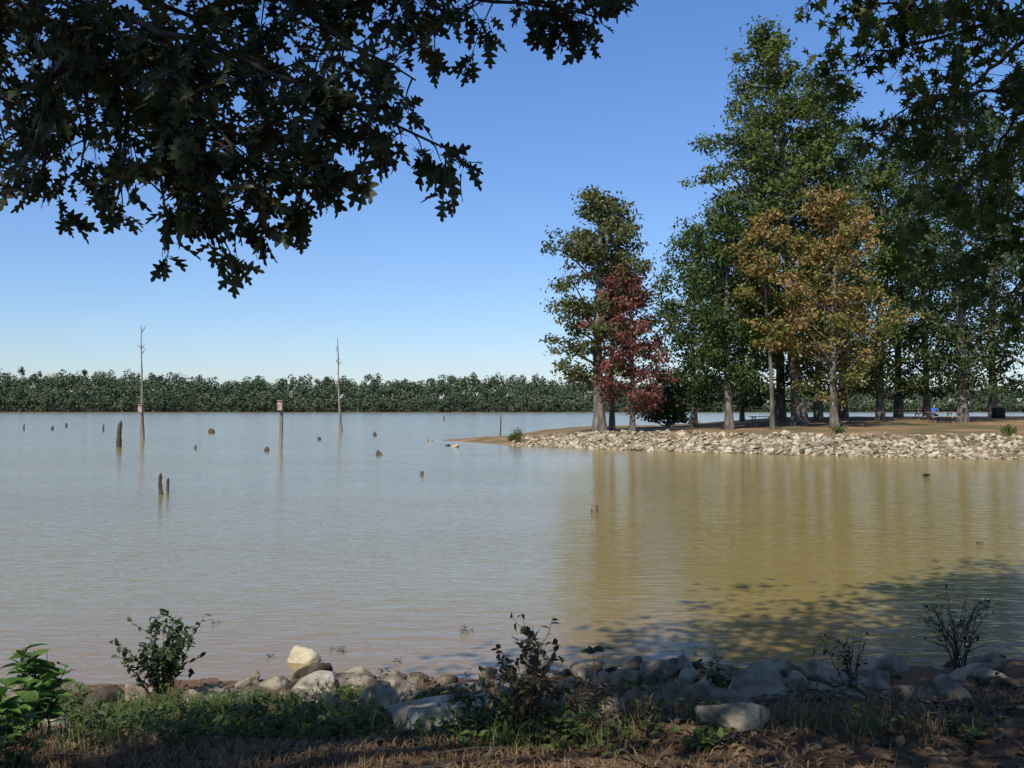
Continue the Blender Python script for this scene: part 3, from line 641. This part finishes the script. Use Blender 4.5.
def blades(name,specs,mat,w=0.0035):
    a=Acc()
    for cx,cy,n,sx,sy,h in specs:
        x=cx+rng.normal(size=n)*sx; y=cy+rng.normal(size=n)*sy
        z=np.array([bank_h(u,v) for u,v in zip(x,y)]); b=np.stack([x,y,z-0.01],1)
        hh=h*rng.uniform(0.3,1.25,n); az=rng.uniform(0,6.28,n); ln=hh*rng.uniform(0.1,1.2,n)
        d=np.stack([np.cos(az),np.sin(az),0*az],1); az2=rng.uniform(0,6.28,n); s=np.stack([np.cos(az2),np.sin(az2),0*az],1)*w
        up=np.array([0,0,1.0]); m=b+d*ln[:,None]*0.3+up*hh[:,None]*0.6; t=b+d*ln[:,None]+up*(hh*0.8)[:,None]
        V=np.stack([b-s,b+s,m-s*0.8,m+s*0.8,t-s*0.1,t+s*0.1],1).reshape(-1,3); i=np.arange(n)[:,None]*6
        a.add(V,np.concatenate([i+np.array([[0,1,3,2]]),i+np.array([[2,3,5,4]])]))
    make_obj(name,[a.part(0)],[mat],origin=(0,6,0.7))
M_grass=leafmat('green_grass',[(0.05,0.08,0.02),(0.09,0.13,0.03),(0.18,0.17,0.065)],0.3,2)
M_straw=leafmat('dry_grass',[(0.12,0.075,0.04),(0.23,0.145,0.075),(0.34,0.23,0.125)],0.25,2)
gs=[]
for px,py,n in [(120,720,340),(180,712,340),(230,715,440),(275,712,440),(320,722,280),(95,742,160),(60,700,150),(200,735,180),(250,740,120),(352,716,250),(410,735,90),(480,745,90),(560,745,40),(860,730,40),(30,700,200),(300,742,100),(345,730,160),(505,728,160),(780,722,30),(352,698,120)]:
    p=on_bank(px,py); gs.append((p[0],p[1],n,0.17,0.13,0.18))
blades('green_grass',gs,M_grass)
ds=[(xx,yy,int(1500*np.clip(0.55-0.35*xx,0.05,1)),0.5,0.32,0.06) for xx in np.linspace(-3.5,3.5,12) for yy in (4.3,4.9)]+[(xx,5.7,int(420*np.clip(0.7-0.3*xx,0.10,1)),0.5,0.3,0.08) for xx in np.linspace(-3.8,4.5,10)]
for _ in range(36):
    p=on_bank(rng.uniform(60,1010),rng.uniform(672,735)); ds.append((p[0],p[1],60,0.10,0.08,0.16))
blades('dry_grass',ds,M_straw,0.003)
# leaf litter
n=8500; x=rng.uniform(-5,6.5,n); y=rng.uniform(3.6,8.6,n); z=np.array([bank_h(u,v) for u,v in zip(x,y)])+0.015
nn=rand_dirs(n)*0.45; nn[:,2]+=1; V,Fc=leaves_from(OVAL,np.stack([x,y,z],1),rand_dirs(n)*np.array([1,1,0.2]),nn,rng.uniform(0.03,0.08,n))
M_lit=leafmat('leaf_litter',[(0.03,0.02,0.012),(0.085,0.05,0.027),(0.18,0.115,0.06)],0.1,1)
make_obj('fallen_leaves',[(V,Fc,0,False)],[M_lit],origin=(0,6,0.7))
# fallen sticks on the bank
st=Acc()
for i in range(160):
    x=rng.uniform(-4.5,6); y=rng.uniform(4.3,9); l=rng.uniform(0.1,0.5); az=rng.uniform(0,6.28); x2=x+math.cos(az)*l; y2=y+math.sin(az)*l
    a=np.array([x,y,bank_h(x,y)+0.02]); b=np.array([x2,y2,bank_h(x2,y2)+0.04]); v,f=tube([a,(a+b)/2+rng.normal(size=3)*0.02,b],[0.008,0.006,0.003],4); st.add(v,f)
make_obj('fallen_twigs',[st.part(0)],[M_bark_d],origin=(0,6,0.7))
# twigs & sprouts standing in the shallows
for px,py in [(218,622),(462,630),(470,630),(335,648),(342,650),(270,655),(398,660),(690,654)]:
    D=EYE*F/(py-HOR); plant('water_sprout',np.array([(px-512)/F*D,D,0.0]),0.10,0.07,4,OVAL,M_weed,0.04,2,0.003)
